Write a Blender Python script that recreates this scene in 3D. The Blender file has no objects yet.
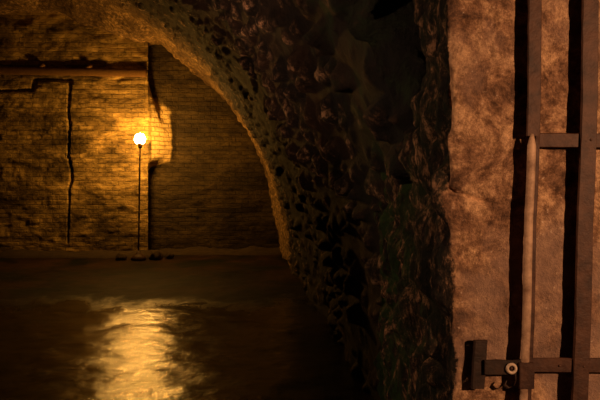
import bpy, bmesh, math, random
from mathutils import Vector, noise
random.seed(7)
sc = bpy.context.scene
C = sc.collection
F = 600.0; HZ = 185.0; CAMH = 1.6

def P(px, py, Y):
    """world point seen at pixel px,py at depth Y"""
    return Vector(((px-300)/F*Y, Y, CAMH+(HZ-py)/F*Y))

def smooth(a, b, x):
    t = min(1, max(0, (x-a)/(b-a))); return t*t*(3-2*t)

def fbm(v, o=4): return noise.fractal(v, 0.6, 2.1, o)

# ------------------------------------------------------------ materials
class M:
    def __init__(s, name, rough=.9, metallic=0, spec=.3):
        s.m = bpy.data.materials.new(name); s.m.use_nodes = True
        s.n = s.m.node_tree.nodes; s.l = s.m.node_tree.links
        s.b = s.n['Principled BSDF']
        s.b.inputs['Roughness'].default_value = rough
        s.b.inputs['Metallic'].default_value = metallic
        s.b.inputs['Specular IOR Level'].default_value = spec
        s.tc = s.n.new('ShaderNodeTexCoord').outputs['Object']
    def new(s, t): return s.n.new(t)
    def link(s, a, b): s.l.new(a, b)
    def mapping(s, scale=(1,1,1), rot=(0,0,0), src=None):
        m = s.new('ShaderNodeMapping'); m.inputs['Scale'].default_value = scale
        m.inputs['Rotation'].default_value = rot
        s.link(src or s.tc, m.inputs['Vector']); return m.outputs[0]
    def noise(s, scale, detail=6, rough=.6, src=None, dist=0):
        n = s.new('ShaderNodeTexNoise'); n.inputs['Scale'].default_value = scale
        n.inputs['Detail'].default_value = detail; n.inputs['Roughness'].default_value = rough
        n.inputs['Distortion'].default_value = dist
        s.link(src or s.tc, n.inputs['Vector']); return n.outputs[0]
    def ramp(s, src, stops):
        r = s.new('ShaderNodeValToRGB'); e = r.color_ramp.elements
        while len(e) < len(stops): e.new(.5)
        for k, (p, c) in enumerate(stops):
            e[k].position = p
            e[k].color = (c, c, c, 1) if isinstance(c, (int, float)) else (*c, 1)
        s.link(src, r.inputs[0]); return r.outputs[0]
    def mix(s, fac, a, b, mode='MIX'):
        m = s.new('ShaderNodeMix'); m.data_type = 'RGBA'; m.blend_type = mode
        for v, i in ((fac, 0), (a, 6), (b, 7)):
            if isinstance(v, (int, float)): m.inputs[i].default_value = v if i == 0 else (v, v, v, 1)
            elif isinstance(v, tuple): m.inputs[i].default_value = (*v, 1)
            else: s.link(v, m.inputs[i])
        return m.outputs[2]
    def math(s, op, a, b=0.0, clamp=False):
        m = s.new('ShaderNodeMath'); m.operation = op; m.use_clamp = clamp
        for i, v in enumerate((a, b)):
            if isinstance(v, (int, float)): m.inputs[i].default_value = v
            else: s.link(v, m.inputs[i])
        return m.outputs[0]
    def xyz(s):
        x = s.new('ShaderNodeSeparateXYZ'); s.link(s.tc, x.inputs[0]); return x.outputs
    def rng(s, v, a, b, c=0.0, d=1.0):
        r = s.new('ShaderNodeMapRange'); s.link(v, r.inputs[0]); r.interpolation_type = 'SMOOTHSTEP'
        for i, q in enumerate((a, b, c, d)): r.inputs[i+1].default_value = q
        return r.outputs[0]
    def color(s, c):
        if isinstance(c, tuple): s.b.inputs['Base Color'].default_value = (*c, 1)
        else: s.link(c, s.b.inputs['Base Color'])
    def bump(s, h, dist=.01, strength=1.0):
        b = s.new('ShaderNodeBump'); b.inputs['Distance'].default_value = dist
        b.inputs['Strength'].default_value = strength
        s.link(h, b.inputs['Height']); s.link(b.outputs[0], s.b.inputs['Normal'])

def mat_plaster():
    m = M('pier_plaster', .85, spec=.25)
    n1 = m.noise(7, 9, .76, dist=.5); n2 = m.noise(30, 6, .8); n3 = m.noise(1.7, 4, .6)
    c = m.ramp(n1, [(.37, (.11, .055, .034)), (.48, (.33, .17, .095)), (.60, (.74, .44, .245))])
    c = m.mix(m.ramp(n2, [(.40, 0), (.58, 1)]), m.mix(1, c, (.42, .38, .35), 'MULTIPLY'), c)
    c = m.mix(m.ramp(n3, [(.46, 0), (.56, .75)]), c, (.27, .165, .125))     # greyish patches
    c = m.mix(m.ramp(m.noise(60, 3, .6), [(.66, 0), (.72, .7)]), c, (.62, .45, .33))
    rc, rn = rock_color(m)
    at = m.new('ShaderNodeAttribute'); at.attribute_name = 'rock'
    k = m.rng(m.math('ADD', at.outputs['Fac'], m.math('MULTIPLY', m.math('SUBTRACT', m.noise(22, 6, .75), .5), 1.1)), .42, .58)
    m.color(m.mix(k, c, rc))
    m.bump(m.math('ADD', m.math('ADD', n2, m.math('MULTIPLY', m.noise(90, 4, .7), .5)), m.math('MULTIPLY', m.math('MULTIPLY', rn, k), 3.5)), .012, .9)
    return m.m

def mossy(m, c, amount=.5, col=(.012, .032, .006), scale=3):
    k = m.ramp(m.noise(scale, 6, .7, dist=.5), [(amount, 0), (amount+.12, 1)])
    g = m.mix(m.noise(40, 3), (col[0]*.5, col[1]*.5, col[2]*.5), (col[0]*1.8, col[1]*1.8, col[2]*1.8))
    return m.mix(k, c, g)

def rock_color(m):
    st = m.mapping((1, 1, .45))
    n = m.noise(15, 9, .85, src=st, dist=.25)
    c = m.ramp(n, [(.45, (.003, .002, .0015)), (.53, (.035, .02, .012)), (.63, (.50, .27, .155))])
    x, y, z = m.xyz()
    deep = m.rng(m.math('ADD', y, m.math('MULTIPLY', m.math('SUBTRACT', m.noise(3, 5), .5), 2.2)), 2.45, 3.1)
    k = m.math('MULTIPLY', m.ramp(m.noise(9, 6, .75, dist=.5, src=st), [(.43, 0), (.53, 1)]), m.math('ADD', m.math('MULTIPLY', deep, .75), .2))
    g = m.mix(m.noise(45, 4, .7), (.002, .006, .001), (.026, .070, .012))
    return m.mix(k, c, g), n

def mat_reveal():
    m = M('mossy_rock', .9, spec=.2)
    c, n = rock_color(m); m.color(c); m.bump(n, .05, 1)
    return m.m

def mat_vault():
    m = M('vault_rubble_stone', .8, spec=.3)
    at = m.new('ShaderNodeAttribute'); at.attribute_name = 'stone'
    joint = at.outputs['Fac']
    n = m.noise(13, 9, .8, dist=.2)
    c = m.ramp(n, [(.43, (.004, .003, .002)), (.52, (.07, .043, .025)), (.62, (.72, .46, .28))])
    c = m.mix(m.rng(joint, .1, .95), (.004, .003, .002), c)
    big = m.ramp(m.noise(1.1, 5, .65), [(.40, .12), (.58, 1)])
    c = m.mix(1, c, big, 'MULTIPLY')
    x, y, z = m.xyz()
    ring = m.ramp(n, [(.37, (.05, .03, .012)), (.5, (.22, .135, .05)), (.64, (.74, .48, .22))])         # dressed arch ring at the far end
    c = m.mix(m.rng(m.math('ADD', y, m.math('MULTIPLY', n, .8)), 11.2, 12.8), c, ring)
    c = m.mix(m.math('MULTIPLY', m.ramp(m.noise(.9, 6, .7), [(.42, 1), (.54, 0)]), .7), c, (.03, .014, .006))
    near = m.rng(m.math('ADD', y, m.math('MULTIPLY', m.noise(2.5, 5), 1.5)), 3.6, 5.2, 1, 0)                                          # damp, mossy stone by the opening
    c2 = mossy(m, m.mix(1, c, (.50, .42, .36), 'MULTIPLY'), .50, (.006, .015, .003), 3.2)
    c = m.mix(near, c, c2)
    m.color(c)
    m.bump(m.math('ADD', n, m.math('MULTIPLY', m.noise(30, 4, .7), .4)), .04, .9)
    return m.m

def mat_brick():
    m = M('old_brick', .85, spec=.25)
    x, y, z = m.xyz()
    cx = m.new('ShaderNodeCombineXYZ')
    wob = m.math('MULTIPLY', m.math('SUBTRACT', m.noise(1.3, 3), .5), .10)
    m.link(m.math('ADD', x, m.math('MULTIPLY', y, .7)), cx.inputs[0]); m.link(m.math('ADD', z, wob), cx.inputs[1])
    b = m.new('ShaderNodeTexBrick'); m.link(cx.outputs[0], b.inputs['Vector'])
    b.inputs['Scale'].default_value = 1; b.inputs['Brick Width'].default_value = .30; b.inputs['Row Height'].default_value = .105
    b.inputs['Mortar Size'].default_value = .012; b.inputs['Mortar Smooth'].default_value = 1
    b.inputs['Color1'].default_value = (.22, .14, .045, 1); b.inputs['Color2'].default_value = (.42, .29, .09, 1)
    b.inputs['Mortar'].default_value = (.17, .115, .038, 1)
    st = m.noise(1.0, 7, .68, src=m.mapping((1.0, 1, 2.6)), dist=.7)
    c = m.mix(.5, b.outputs['Color'], m.ramp(st, [(.35, (.09, .055, .018)), (.65, (.50, .34, .12))]))
    c = m.mix(1, c, m.ramp(st, [(.33, .35), (.5, .95), (.62, 1.5)]), 'MULTIPLY')
    c = m.mix(1, c, m.ramp(m.noise(6, 5, .7, src=m.mapping((1, 1, 2.2))), [(.36, .45), (.5, 1)]), 'MULTIPLY')
    # shade of the recessed bay is painted into its brick as a near-black mix
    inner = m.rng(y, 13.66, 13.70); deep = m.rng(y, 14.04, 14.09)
    bay_shade = deep
    c = m.mix(m.math('MULTIPLY', bay_shade, .86), c, (.014, .010, .005))
    jamb_glow = m.math('MULTIPLY', inner, m.math('SUBTRACT', 1.0, deep))
    c = m.mix(m.math('MULTIPLY', jamb_glow, .6), c, m.mix(b.outputs['Fac'], (.85, .62, .27), (.30, .20, .08)))  # lamp glow on the jamb painted in as paler brick
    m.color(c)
    h = m.math('SUBTRACT', m.noise(14, 6, .7), m.math('MULTIPLY', b.outputs['Fac'], .45))
    m.bump(h, .035, .9)
    return m.m

def mat_floor():
    m = M('wet_earth_floor', .5, spec=.5)
    x, y, z = m.xyz()
    n = m.noise(1.2, 7, .65, src=m.mapping((1, .55, 1)), dist=.4); n2 = m.noise(16, 5, .7)
    c = m.ramp(n, [(.35, (.004, .004, .002)), (.65, (.050, .024, .009))])
    c = m.mix(m.ramp(m.noise(.8, 4), [(.45, 0), (.6, .7)]), c, (.005, .010, .002))
    m.color(c)
    edge = m.math('ADD', y, m.math('MULTIPLY', m.math('SUBTRACT', n, .5), 3.5))
    dry = m.rng(edge, 7.6, 8.6)
    wet = m.ramp(m.noise(3.6, 8, .8), [(.38, .10), (.60, .25)])
    r = m.new('ShaderNodeMix'); r.data_type = 'FLOAT'
    m.link(dry, r.inputs[0]); m.link(wet, r.inputs[2]); r.inputs[3].default_value = .75
    m.link(r.outputs[0], m.b.inputs['Roughness'])
    m.link(m.rng(edge, 7.6, 8.6, .42, .12), m.b.inputs['Specular IOR Level'])
    h = m.math('ADD', m.math('MULTIPLY', n2, .5), m.noise(5, 5, .65))
    m.bump(h, .03, .33)
    return m.m

def mat_iron(name, base, pale, spec=.35):
    m = M(name, .6, metallic=.15, spec=spec)
    n = m.noise(14, 7, .7)
    m.color(m.ramp(n, [(.35, base), (.62, pale)]))
    m.bump(m.noise(70, 4, .7), .003, .7)
    return m.m

def mat_plain(name, col, rough=.8, spec=.3, sc_=20):
    m = M(name, rough, spec=spec)
    n = m.noise(sc_, 5, .65)
    m.color(m.mix(n, tuple(c*.5 for c in col), tuple(c*1.4 for c in col)))
    m.bump(n, .01, .6)
    return m.m

def mat_emit(name, col, strength):
    m = bpy.data.materials.new(name); m.use_nodes = True
    nt = m.node_tree; nt.nodes.clear()
    e = nt.nodes.new('ShaderNodeEmission'); o = nt.nodes.new('ShaderNodeOutputMaterial')
    e.inputs[0].default_value = (*col, 1); e.inputs[1].default_value = strength
    nt.links.new(e.outputs[0], o.inputs[0]); return m

PL, RV, VT, BR, FL = mat_plaster(), mat_reveal(), mat_vault(), mat_brick(), mat_floor()
IRON = mat_iron('rusty_iron', (.028, .009, .005), (.082, .032, .017))
PALE = mat_iron('rubbed_iron', (.16, .085, .052), (.46, .29, .19))
DARKI = mat_iron('dark_iron', (.010, .004, .003), (.042, .018, .010))
STEEL = mat_iron('worn_steel', (.42, .30, .22), (.60, .46, .35))
TIMBER = mat_plain('old_timber', (.16, .085, .028), .8, .2, 12)
POLE = mat_plain('blackened_iron', (.06, .03, .012), .6)
ROCK = mat_plain('rubble', (.06, .042, .022), .9, .2, 8)

# ------------------------------------------------------------ mesh helpers
def obj(name, me, mat=None, parent=None, smooth_=True, kind=None):
    o = bpy.data.objects.new(name, me); C.objects.link(o)
    if mat:
        for q in (mat if isinstance(mat, list) else [mat]): me.materials.append(q)
    if smooth_: me.polygons.foreach_set('use_smooth', [True]*len(me.polygons))
    if parent: o.parent = parent
    if kind: o['kind'] = kind
    return o

def grid_mesh(name, us, vs, fn, attr=None, flip=False):
    """fn(u,v) -> position (or (position, value)); value is stored in the attribute"""
    V = []; A = []
    for u in us:
        for v in vs:
            r = fn(u, v)
            if attr: V.append(r[0]); A.append(r[1])
            else: V.append(r)
    n = len(vs); Fc = []
    for i in range(len(us)-1):
        for j in range(n-1):
            q = (i*n+j, i*n+j+1, (i+1)*n+j+1, (i+1)*n+j)
            Fc.append(q[::-1] if flip else q)
    me = bpy.data.meshes.new(name); me.from_pydata(V, [], Fc)
    if attr:
        a = me.attributes.new(attr, 'FLOAT', 'POINT'); a.data.foreach_set('value', A)
    me.update(); return me

def span(*segs):
    """span((a,b,step),(b,c,step)...)"""
    out = []
    for a, b, st in segs:
        n = max(1, round(abs(b-a)/st))
        out += [a+(b-a)*i/n for i in range(n)]
    out.append(segs[-1][1]); return out

def bm_mesh(name, bm):
    bmesh.ops.recalc_face_normals(bm, faces=bm.faces)
    me = bpy.data.meshes.new(name); bm.to_mesh(me); bm.free(); return me

def add_box(bm, c, s, bevel=.002):
    r = bmesh.ops.create_cube(bm, size=1)
    for v in r['verts']: v.co = Vector((v.co.x*s[0]+c[0], v.co.y*s[1]+c[1], v.co.z*s[2]+c[2]))
    if bevel:
        es = {e for v in r['verts'] for e in v.link_edges}
        bmesh.ops.bevel(bm, geom=list(es), offset=bevel, segments=2, affect='EDGES')

def sweep_bar(bm, pts, w, d, jit=.0008):
    """flat bar of width w (x) and depth d (y) through pts, edges slightly corroded"""
    rings = []
    c = min(w, d)*.18
    prof = [(-w/2+c, -d/2), (w/2-c, -d/2), (w/2, -d/2+c), (w/2, d/2-c), (w/2-c, d/2), (-w/2+c, d/2), (-w/2, d/2-c), (-w/2, -d/2+c)]
    for p in pts:
        q = []
        for k, (a, b) in enumerate(prof):
            j = noise.noise(Vector((p.x*30+k, p.y, p.z*22)))*jit*2
            q.append(bm.verts.new((p.x+a+(j if a > 0 else -j), p.y+b+j, p.z)))
        rings.append(q)
    for a, b in zip(rings, rings[1:]):
        for k in range(8): bm.faces.new((a[k], a[(k+1) % 8], b[(k+1) % 8], b[k]))
    bm.faces.new(rings[0]); bm.faces.new(rings[-1][::-1])

def hbar(bm, x0, x1, y, z, h, d, slope=0, jit=.0008, n=30):
    """horizontal flat bar of height h"""
    rings = []
    c = min(h, d)*.18
    prof = [(-h/2+c, -d/2), (h/2-c, -d/2), (h/2, -d/2+c), (h/2, d/2-c), (h/2-c, d/2), (-h/2+c, d/2), (-h/2, d/2-c), (-h/2, -d/2+c)]
    for i in range(n+1):
        x = x0+(x1-x0)*i/n; zz = z+slope*(x-x0)
        q = []
        for k, (a, b) in enumerate(prof):
            j = noise.noise(Vector((x*24, k*.7, zz)))*jit*2
            q.append(bm.verts.new((x, y+b+j, zz+a+(j if a > 0 else -j))))
        rings.append(q)
    for a, b in zip(rings, rings[1:]):
        for k in range(8): bm.faces.new((a[k], a[(k+1) % 8], b[(k+1) % 8], b[k]))
    bm.faces.new(rings[0]); bm.faces.new(rings[-1][::-1])

def lathe(bm, prof, c, seg=20):
    rings = []
    for r, z in prof:
        rings.append([bm.verts.new((c[0]+r*math.cos(2*math.pi*k/seg), c[1]+r*math.sin(2*math.pi*k/seg), c[2]+z)) for k in range(seg)])
    for a, b in zip(rings, rings[1:]):
        for k in range(seg): bm.faces.new((a[k], a[(k+1) % seg], b[(k+1) % seg], b[k]))
    bm.faces.new(rings[0]); bm.faces.new(rings[-1][::-1])

def empty(name, loc, label, cat, group=None):
    o = bpy.data.objects.new(name, None); C.objects.link(o); o.location = loc
    o['label'] = label; o['category'] = cat
    if group: o['group'] = group
    return o

def localise(me, o):
    """mesh was written in world coordinates; move it into its root's frame"""
    me.transform(__import__('mathutils').Matrix.Translation(-Vector(o.location))); return me

# ------------------------------------------------------------ the tunnel vault
AX = -.1067
VA, VB, VZ = 6.14, 6.19, -.327
Y0, Y1 = 2.6, 14.6
def vcx(Y): return -6.62+AX*(Y-14.2)
def vault_pt(th, Y, d=0.0):
    """d: distance out of the surface, into the tunnel"""
    c, s = math.cos(th), math.sin(th)
    return Vector((vcx(Y)+(VA-d)*c, Y, VZ+(VB-d)*s))

def stones(s, y, seed=0.0):
    """coursed rubble relief: height, joint value"""
    w = Vector((noise.noise(Vector((s*1.5, y*1.5, 3.1+seed))), noise.noise(Vector((s*1.5, y*1.5, 9.7+seed))), 0))*.16
    q = Vector((s/.19, y/.27, seed))+w/.22
    d, p = noise.voronoi(q)
    e = d[1]-d[0]
    j = smooth(.08, .46, e)
    hh = noise.cell(p[0]*3.17)
    r = noise.noise(Vector((s*9, y*9, seed)))*.35
    return j*(.55+.45*hh+r), j

def vault_fn(th, Y):
    s = th*VA
    h, j = stones(s, Y)
    amp = .11*(1-.3*smooth(6, 8.5, Y))*(1-.5*smooth(11.5, 12.5, Y))
    tunnel = fbm(Vector((s*.45, Y*.45, 2)))*.10
    d = h*amp-.05+tunnel
    # corbelled rubble above the nearer brick wall
    lump = smooth(math.radians(57), math.radians(61), th)*smooth(12.1, 13.5, Y)*(1-smooth(14.0, 14.5, Y))
    d += lump*(.40+.16*noise.noise(Vector((s*1.6, Y*1.2, 5))))
    return vault_pt(th, Y, d), j

ys = []
y = Y0
while y < Y1: ys.append(y); y *= 1.0062
ys.append(Y1)
TH_SPR = math.radians(16)
ths_up = [TH_SPR+(math.radians(88)-TH_SPR)*i/380 for i in range(381)]+[math.radians(88+92*i/14) for i in range(1, 15)]
th0 = math.asin((-.12-VZ)/VB)
ths_lo = [th0+(TH_SPR-th0)*i/80 for i in range(81)]
me = grid_mesh('vault', ths_up, ys, vault_fn, 'stone')
obj('ceiling', me, VT, kind='structure')
me = grid_mesh('tunnel_wall', ths_lo, ys, vault_fn, 'stone')
obj('wall_tunnel_right', me, VT, kind='structure')

# mouth of the tunnel: masonry ring facing the near room, carried by the pier
def mouth(th, r):
    p, j0 = vault_fn(th, Y0)
    n = Vector((math.cos(th), 0, math.sin(th)))
    q = p+n*r
    k = smooth(0, .10, r)
    h, j = stones(th*VA, r+20)
    q.y += -.11*k-.08*k*h-.07*k*noise.noise(q*2.6)
    return q, j0*(1-k)+j*k
me = grid_mesh('mouth', [th0+(math.radians(60)-th0)*i/200 for i in range(201)]+[math.radians(60+120*i/12) for i in range(1, 13)],
               [.02*i for i in range(40)]+[.85, 1.0, 1.5], mouth, 'stone')
obj('wall_front', me, VT, kind='structure')

# ------------------------------------------------------------ back wall: brick, nearer bay + jamb splay shaped for lamp glow + recessed bay
YA, YB = 13.6, 14.15
XE = -3.445
line = [(-11.5, YA), (XE, YA), (-2.92, YB), (.3, YB+.02)]
def on_line(s):
    for (x0, y0), (x1, y1) in zip(line, line[1:]):
        L = math.hypot(x1-x0, y1-y0)
        if s <= L or (x1, y1) == line[-1]:
            t = s/L; return Vector((x0+(x1-x0)*t, y0+(y1-y0)*t, 0)), Vector(((y1-y0)/L, -(x1-x0)/L, 0))
        s -= L
SA = XE+11.5; SJ = math.hypot(-2.92-XE, YB-YA); SB = 3.22
def pxa(x, y_): p = P(x, y_, YA); return (p.x, p.z)
crack = [pxa(*q) for q in ((-45, 92), (20, 90), (33, 90), (34, 80), (52, 79), (70, 80), (69, 95), (68, 112), (70, 125), (69, 140), (68, 155), (71, 168), (72, 178), (69, 190), (69, 205), (68, 225), (68, 243))]
cw = [.62*q for q in (.06, .05, .06, .07, .065, .07, .055, .05, .045, .04, .04, .045, .05, .04, .03, .03, .02)]
def crack_d(x, z):
    if x < -9 or x > -4.9: return 0
    best = 0
    for i in range(len(crack)-1):
        (ax, az), (bx, bz) = crack[i], crack[i+1]
        L2 = (bx-ax)**2+(bz-az)**2
        t = min(1, max(0, ((x-ax)*(bx-ax)+(z-az)*(bz-az))/L2))
        d = math.hypot(x-ax-t*(bx-ax), z-az-t*(bz-az))
        w = (cw[i]*(1-t)+cw[i+1]*t)*(1+.5*noise.noise(Vector((x*5, z*5, 0))))
        best = max(best, 1-smooth(w*.75, w*1.15, d))
    return best
def back_fn(s, z):
    p, n = on_line(s)
    if SA < s < SA+SJ:
        # jamb splay, shaped to catch lamp glow; return undercut below it to stay dark
        t = (s-SA)/SJ
        q = Vector((XE-.36*t, YA+(YB-YA)*2*t, 0)) if t < .5 else Vector((XE-.18+(2*t-1)*.705, YB, 0))
        k = smooth(1.85, 2.3, z+.05*noise.noise(Vector((p.x*6, 0, 3))))
        k *= 1-smooth(3.1, 4.3, z+.25*noise.noise(Vector((p.x*4, 0, 3)))+.2*t)
        p = q*(1-k)+p*k
        if k < 1: n = Vector((0, -1, 0))*(1-k)+n*k
    d = .035*fbm(Vector((p.x*1.1, 0, z*1.6)))+.016*noise.noise(Vector((p.x*3.3, 4, z*9.5)))
    # a few bricks stand out or are lost
    c = noise.cell(Vector((math.floor(p.x/.3+.5*(math.floor(z/.105) % 2)), math.floor(z/.105), 1)))
    if c > .85: d += .012
    d -= .11*crack_d(p.x, z)
    if p.x < -3.4: d += .02*(1-smooth(0, .5, abs(p.x-XE)))*noise.noise(Vector((0, 0, z*4)))
    return Vector((p.x+n.x*d, p.y+n.y*d, z))
ss = span((0, 11.5-7.3, .25), (11.5-7.3, SA, .024), (SA, SA+SJ, .019), (SA+SJ, SA+SJ+SB, .04))
me = grid_mesh('back', ss, span((-.1, 4.4, .024), (4.4, 6.3, .05)), back_fn, flip=True)
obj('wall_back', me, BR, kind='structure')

# low earthen ledge along the foot of the brick wall
def ledge(x, t):
    w = .38+.08*noise.noise(Vector((x*1.3, 0, 0)))
    h = .11+.05*fbm(Vector((x*1.5, 3, 0)))
    prof = [(0.15, h*1.05), (-.12, h), (-w*.7, h*.85), (-w, h*.45), (-w-.08, -.05)]
    i = min(3, int(t*4)); k = t*4-i
    a, b = prof[i], prof[i+1]
    yy = YA if x < XE else YA+(x-XE)*min(1, 1)*(YB-YA)/(.525) if x < -2.92 else YB
    r = .02*noise.noise(Vector((x*6, t*6, 1)))
    return Vector((x, yy+a[0]+(b[0]-a[0])*k+r, a[1]+(b[1]-a[1])*k+r))
me = grid_mesh('ledge', span((-9, -.3, .04)), [i/14 for i in range(15)], ledge, flip=True)
obj('trim_1', me, ROCK, kind='structure')

# ------------------------------------------------------------ floor
def floor_fn(x, y_):
    z = .018*fbm(Vector((x*.8, y_*.8, 0)))+.005*noise.noise(Vector((x*5, y_*5, 2)))
    return Vector((x, y_, z-.005))
me = grid_mesh('floor', span((-14, -6, .5), (-6, 1.2, .05), (1.2, 4.5, .4)), span((-4, 3, .5), (3, 14.6, .05)), floor_fn, flip=True)
obj('floor', me, FL, kind='structure')

# ------------------------------------------------------------ near pier (plastered face, rocky reveal)
PX, PY, PD = .483, 2.0, 1.7
R = .035
def pier_base(s):
    """s<0 along the face to the right, s>0 back along the reveal"""
    if s <= -R: return Vector((PX-s, PY, 0)), Vector((0, -1, 0))
    if s >= R: return Vector((PX, PY+s, 0)), Vector((-1, 0, 0))
    a = (s+R)/(2*R)*math.pi/2
    c = Vector((PX+R, PY+R, 0)); n = Vector((-math.sin(a), -math.cos(a), 0))
    return c+n*R, n
def pier_fn(s, z):
    p, n = pier_base(s)
    q = Vector((p.x, p.y, z))
    k = smooth(-.05, .06, s)                     # 0 plaster, 1 rock
    face = .0045*noise.noise(q*7)+.0035*noise.noise(q*19)+.004*noise.noise(q*3)+.0018*noise.noise(q*45)
    # bed joint between two big blocks
    zj = 1.585+.012*noise.noise(Vector((p.x*12, 0, 0)))-.05*smooth(.48, .66, p.x)
    face -= (.022+.03*(1-smooth(.48, .56, p.x)))*(1-smooth(.0, .012, abs(z-zj)))*(1-smooth(.60, .72, p.x))
    chip = .5*(1-smooth(0, .09, abs(s)))
    face += chip*(.016*noise.noise(Vector((2, 1, z*5)))+.016*noise.noise(Vector((5, 1, z*17))))
    qs = Vector((q.x, q.y*1.6, q.z*.62))
    d, pp = noise.voronoi(qs*6.0+Vector((1, 1, 1))*noise.noise(q*3)*.8)
    rock = .05*smooth(.0, .5, d[1]-d[0])+.065*noise.noise(qs*4.0)+.03*noise.noise(qs*12)+.012*noise.noise(q*34)-.035
    cut = .01+.03*noise.noise(Vector((8, 2, z*4)))-.045*(1-smooth(1.15, 1.5, z))
    return q+n*(face*(1-k)+rock*k), smooth(cut-.05, cut+.05, s)
s_l = span((-3.6, -1.25, .12), (-1.25, -.12, .0085), (-.12, .12, .006), (.12, PD, .014))
zs = span((-.1, .8, .09), (.8, 2.3, .0085), (2.3, 3.9, .07))
me = grid_mesh('pier', s_l, zs, pier_fn, 'rock')
obj('wall_right', me, PL, kind='structure')
# far side of the pier, where the tunnel wall takes over
def pend(x, z): return Vector((x, PY+PD+.02*noise.noise(Vector((x*4, 1, z*4))), z))
me = grid_mesh('pier_end', span((PX+.02, 2.5, .1)), span((-.1, 3.9, .1)), pend)
obj('wall_right_end', me, RV, kind='structure')

# ------------------------------------------------------------ beam across the brick wall
bl = P(-60, 69.5, YA); br = P(147, 73.5, YA)
beam = empty('wall_beam', (bl.x, YA-.05, bl.z), 'long brown horizontal beam running across the top of the lit brick wall', 'beam')
bm = bmesh.new()
sl = (br.z-bl.z)/(br.x-bl.x)
hbar(bm, bl.x, br.x, YA-.025, bl.z, .17, .13, slope=sl, jit=.008, n=80)
obj('rail', localise(bm_mesh('rail', bm), beam), TIMBER, beam)
for px in (43, 90):
    bm = bmesh.new(); p = P(px, 66, YA)
    zz = bl.z+sl*(p.x-bl.x)+.115
    add_box(bm, (p.x, YA-.025, zz), (.15, .14, .10), .02)
    obj('clip', localise(bm_mesh('clip', bm), beam), TIMBER, beam)

# ------------------------------------------------------------ lamp post by the wall corner
LY = 12.8
g = P(140, 139, LY); fx = P(138.5, 200, LY).x
lamp = empty('lamp_post', (fx, LY, 0), 'lit lamp with glowing orange bulb on a thin dark pole before the brick corner', 'lamp')
bm = bmesh.new()
lathe(bm, [(.16, -.02), (.16, .06), (.12, .10), (.05, .14), (.035, .20)], (fx, LY, 0))
obj('base', localise(bm_mesh('base', bm), lamp), POLE, lamp)
bm = bmesh.new()
nseg = 24; top = g.z-.17
rings = []
for i in range(nseg+1):
    t = i/nseg; z = .12+(top-.12)*t
    x = fx+(g.x-fx)*t+.012*noise.noise(Vector((0, 0, z*2)))*math.sin(math.pi*t)
    rings.append([bm.verts.new((x+.018*math.cos(a*math.pi/5), LY+.018*math.sin(a*math.pi/5), z)) for a in range(10)])
for a, b in zip(rings, rings[1:]):
    for k in range(10): bm.faces.new((a[k], a[(k+1) % 10], b[(k+1) % 10], b[k]))
bm.faces.new(rings[0]); bm.faces.new(rings[-1][::-1])
obj('pole', localise(bm_mesh('pole', bm), lamp), POLE, lamp)
bm = bmesh.new()
lathe(bm, [(.025, -.20), (.045, -.17), (.045, -.12), (.06, -.105), (.06, -.085)], (g.x, LY, g.z))
obj('socket', localise(bm_mesh('socket', bm), lamp), POLE, lamp)
bm = bmesh.new()
prof = [(.035, -.10)]+[(max(.01, .115*math.sin(a)), -.115*math.cos(a)*1.05) for a in [math.radians(q) for q in range(35, 180, 12)]]
lathe(bm, prof, (g.x, LY, g.z), 24)
bulb = obj('bulb', localise(bm_mesh('bulb', bm), lamp), mat_emit('lit_bulb', (1.0, .47, .085), 430), lamp)
bulb['label'] = 'glowing warm bulb'

# a few stones lying round the foot of the lamp and wall
def rock(name, c, s, seed, label):
    bm = bmesh.new(); bmesh.ops.create_icosphere(bm, subdivisions=3, radius=1)
    for v in bm.verts:
        f = 1+.35*noise.noise(v.co*1.4+Vector((seed, 0, 0)))+.12*noise.noise(v.co*4+Vector((0, seed, 0)))
        v.co = Vector((v.co.x*s[0]*f, v.co.y*s[1]*f, max(-.45, v.co.z*f)*s[2]))
    o = obj(name, bm_mesh(name, bm), ROCK); o.location = c
    o['label'] = label; o['category'] = 'stone'; o['group'] = 'stones at the foot of the lamp post'
rock('loose_stone', (fx-.36, 12.75, .06), (.12, .10, .11), 1.3, 'dark stone on the floor just left of the lamp post base')
rock('loose_stone', (fx+.36, 12.85, .065), (.13, .11, .13), 5.1, 'dark rounded stone on the floor just right of the lamp post base')
rock('loose_stone', (fx+.60, 13.1, .05), (.09, .09, .09), 8.8, 'small dark stone beside the dark recess, farthest from the lamp post')

# ------------------------------------------------------------ iron gate folded back against the pier
GY = 1.958; K = F/GY
lean_tab = [(-160, .5), (0, .3), (100, -.5), (180, -3), (220, -5), (320, -7), (390, -10), (520, -14)]
def lean(py):
    for (a, b), (c, d) in zip(lean_tab, lean_tab[1:]):
        if py <= c: return b+(d-b)*(py-a)/(c-a)
    return lean_tab[-1][1]
def gx(px, py): return (px+lean(py)-300)/K
def gz(py): return CAMH+(HZ-py)/K
gate = empty('iron_gate', (gx(534, 672), GY, gz(672)), 'rusty iron gate of flat bars standing open against the plastered pier', 'gate')
def vbar(px, w, y0, y1, d, mat, name='vertical_bar', Y=GY, n=70):
    bm = bmesh.new()
    pts = [Vector((gx(px, y0+(y1-y0)*i/n), Y, gz(y0+(y1-y0)*i/n))) for i in range(n+1)]
    sweep_bar(bm, pts, w/K, d)
    return obj(name, localise(bm_mesh(name, bm), gate), mat, gate, smooth_=False)
vbar(534.5, 13, -160, 136, .012, IRON)
vbar(589.8, 16, -160, 672, .012, IRON)
vbar(652, 16, -160, 672, .012, IRON)
vbar(712, 16, -160, 672, .012, IRON)
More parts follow.
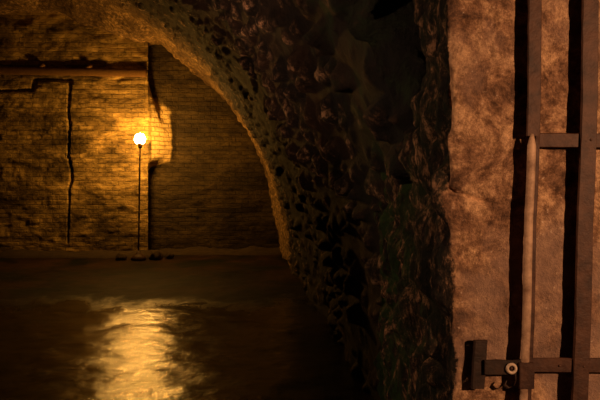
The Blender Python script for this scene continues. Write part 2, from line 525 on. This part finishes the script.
# the slimmer lower half of the first bar with a rubbed round rod in front of it
sb = vbar(538.9, 4.5, 130, 672, .012, IRON, 'stile')
bm = bmesh.new()
n = 90; rings = []
for i in range(n+1):
    py = 134+(672-134)*i/n; r = .0145*(min(1, .35+i*.35) if i < 3 else 1)
    x, z = gx(533.2, py), gz(py)
    rings.append([bm.verts.new((x+r*math.cos(a*math.pi/6), GY-.004+r*.55*math.sin(a*math.pi/6), z)) for a in range(12)])
for a, b in zip(rings, rings[1:]):
    for k in range(12): bm.faces.new((a[k], a[(k+1) % 12], b[(k+1) % 12], b[k]))
bm.faces.new(rings[0]); bm.faces.new(rings[-1][::-1])
rod = obj('rod', localise(bm_mesh('rod', bm), gate), PALE, gate); rod['label'] = 'rubbed pale round rod'
for py, h, x0 in ((140, 14, 540.5), (365.5, 14, 540)):
    bm = bmesh.new()
    hbar(bm, (x0+lean(py)-300)/K, (722-300)/K, GY+.008, gz(py), h/K, .010, slope=-.006)
    obj('crossbar', localise(bm_mesh('crossbar', bm), gate), IRON, gate, smooth_=False)
bm = bmesh.new()
add_box(bm, (gx(534.5, 374), GY-.010, gz(374.5)), (15/K, .014, 26/K), .002)
obj('latch_block', localise(bm_mesh('latch_block', bm), gate), IRON, gate, smooth_=False)
for pxx, pyy in ((590, 140), (583, 366), (560, 366)):
    bm = bmesh.new()
    r = bmesh.ops.create_uvsphere(bm, u_segments=10, v_segments=6, radius=.0045)
    for v in r['verts']: v.co = Vector((v.co.x+(pxx-300)/K, v.co.y*.6+(GY-.006 if pxx > 570 else GY+.002), v.co.z+gz(pyy)))
    obj('rivet', localise(bm_mesh('rivet', bm), gate), IRON, gate)

# ------------------------------------------------------------ latch fixed to the pier
LT = 1.975; KL = F/LT
def lx(px): return (px-300)/KL
def lz(py): return CAMH+(HZ-py)/KL
latch = empty('gate_latch', (lx(478), LT, lz(388)), 'dark iron latch with upright plate and ring bolt fixed on the pier', 'latch')
bm = bmesh.new()
pts = [Vector((lx(480.5-3.2*i/12), LT-.002, lz(340+48*i/12))) for i in range(13)]
sweep_bar(bm, pts, 13/KL, .016)
obj('plate', localise(bm_mesh('plate', bm), latch), DARKI, latch, smooth_=False)
bm = bmesh.new()
hbar(bm, lx(483), lx(518), LT-.018, lz(365.5), 14.5/KL, .010)
obj('arm', localise(bm_mesh('arm', bm), latch), DARKI, latch, smooth_=False)
bm = bmesh.new()
for a in range(24):
    pass
seg, rs = 24, 8
vr = []
for a in range(seg):
    A_ = 2*math.pi*a/seg
    vr.append([bm.verts.new((lx(508.5)+math.cos(A_)*(.0135+.0055*math.cos(b*2*math.pi/rs)), LT-.028+.005*math.sin(b*2*math.pi/rs), lz(366)+math.sin(A_)*(.0135+.0055*math.cos(b*2*math.pi/rs)))) for b in range(rs)])
for a in range(seg):
    for b in range(rs): bm.faces.new((vr[a][b], vr[(a+1) % seg][b], vr[(a+1) % seg][(b+1) % rs], vr[a][(b+1) % rs]))
ring = obj('ring', localise(bm_mesh('ring', bm), latch), STEEL, latch); ring['label'] = 'pale worn metal ring'
bm = bmesh.new()
r = bmesh.ops.create_uvsphere(bm, u_segments=12, v_segments=8, radius=.006)
for v in r['verts']: v.co = Vector((v.co.x+lx(508.5), v.co.y*.8+LT-.025, v.co.z+lz(366)))
obj('bolt', localise(bm_mesh('bolt', bm), latch), IRON, latch)
# small hook of wire hanging under the arm
bm = bmesh.new()
hp = [(513, 371), (514, 378), (511, 384), (506, 386), (502.5, 383), (504, 379)]
rings = []
for (a, b) in hp:
    rings.append([bm.verts.new((lx(a)+.0045*math.cos(k*math.pi/4), LT-.018+.0045*math.sin(k*math.pi/4), lz(b)+.003*math.cos(k*math.pi/4))) for k in range(8)])
for a, b in zip(rings, rings[1:]):
    for k in range(8): bm.faces.new((a[k], a[(k+1) % 8], b[(k+1) % 8], b[k]))
bm.faces.new(rings[0]); bm.faces.new(rings[-1][::-1])
obj('hook', localise(bm_mesh('hook', bm), latch), DARKI, latch)

# ------------------------------------------------------------ light
def point(name, loc, power, col, size):
    l = bpy.data.lights.new(name, 'POINT'); l.energy = power; l.color = col; l.shadow_soft_size = size
    o = bpy.data.objects.new(name, l); o.location = loc; C.objects.link(o); return o
point('room_lamp', (2.35, -.55, 2.1), 375, (1, .54, .265), .03)
def spot(name, loc, aim, power, col, ang, blend, size):
    l = bpy.data.lights.new(name, 'SPOT'); l.energy = power; l.color = col; l.shadow_soft_size = size
    l.spot_size = math.radians(ang); l.spot_blend = blend
    o = bpy.data.objects.new(name, l); o.location = loc; C.objects.link(o)
    o.rotation_euler = (Vector(aim)-Vector(loc)).to_track_quat('-Z', 'Y').to_euler(); return o
spot('reveal_fill', (-2.6, 2.25, 2.6), (.48, 2.7, 1.5), 190, (1, .56, .30), 60, .9, .04)  # unseen spot, added to lift the pier reveal out of black
spot('vault_fill', (-3.6, 3.4, .9), (-.74, 5.0, 4.0), 440, (1, .50, .26), 78, 1, .05)  # added fill on the vault, no fixture; cone leaves the wall foot dark

w = bpy.data.worlds.new('World'); sc.world = w; w.use_nodes = True
w.node_tree.nodes['Background'].inputs[0].default_value = (0, 0, 0, 1)
w.node_tree.nodes['Background'].inputs[1].default_value = 0

cam = bpy.data.cameras.new('Camera'); co = bpy.data.objects.new('Camera', cam); C.objects.link(co)
co.location = (0, 0, CAMH); co.rotation_euler = (math.pi/2, 0, 0)
cam.sensor_width = 36; cam.lens = 36; cam.shift_y = -(200-HZ)/600; cam.clip_start = .05
sc.camera = co
sc.view_settings.view_transform = 'Standard'; sc.view_settings.look = 'None'
sc.view_settings.gamma = 1; sc.view_settings.exposure = 0
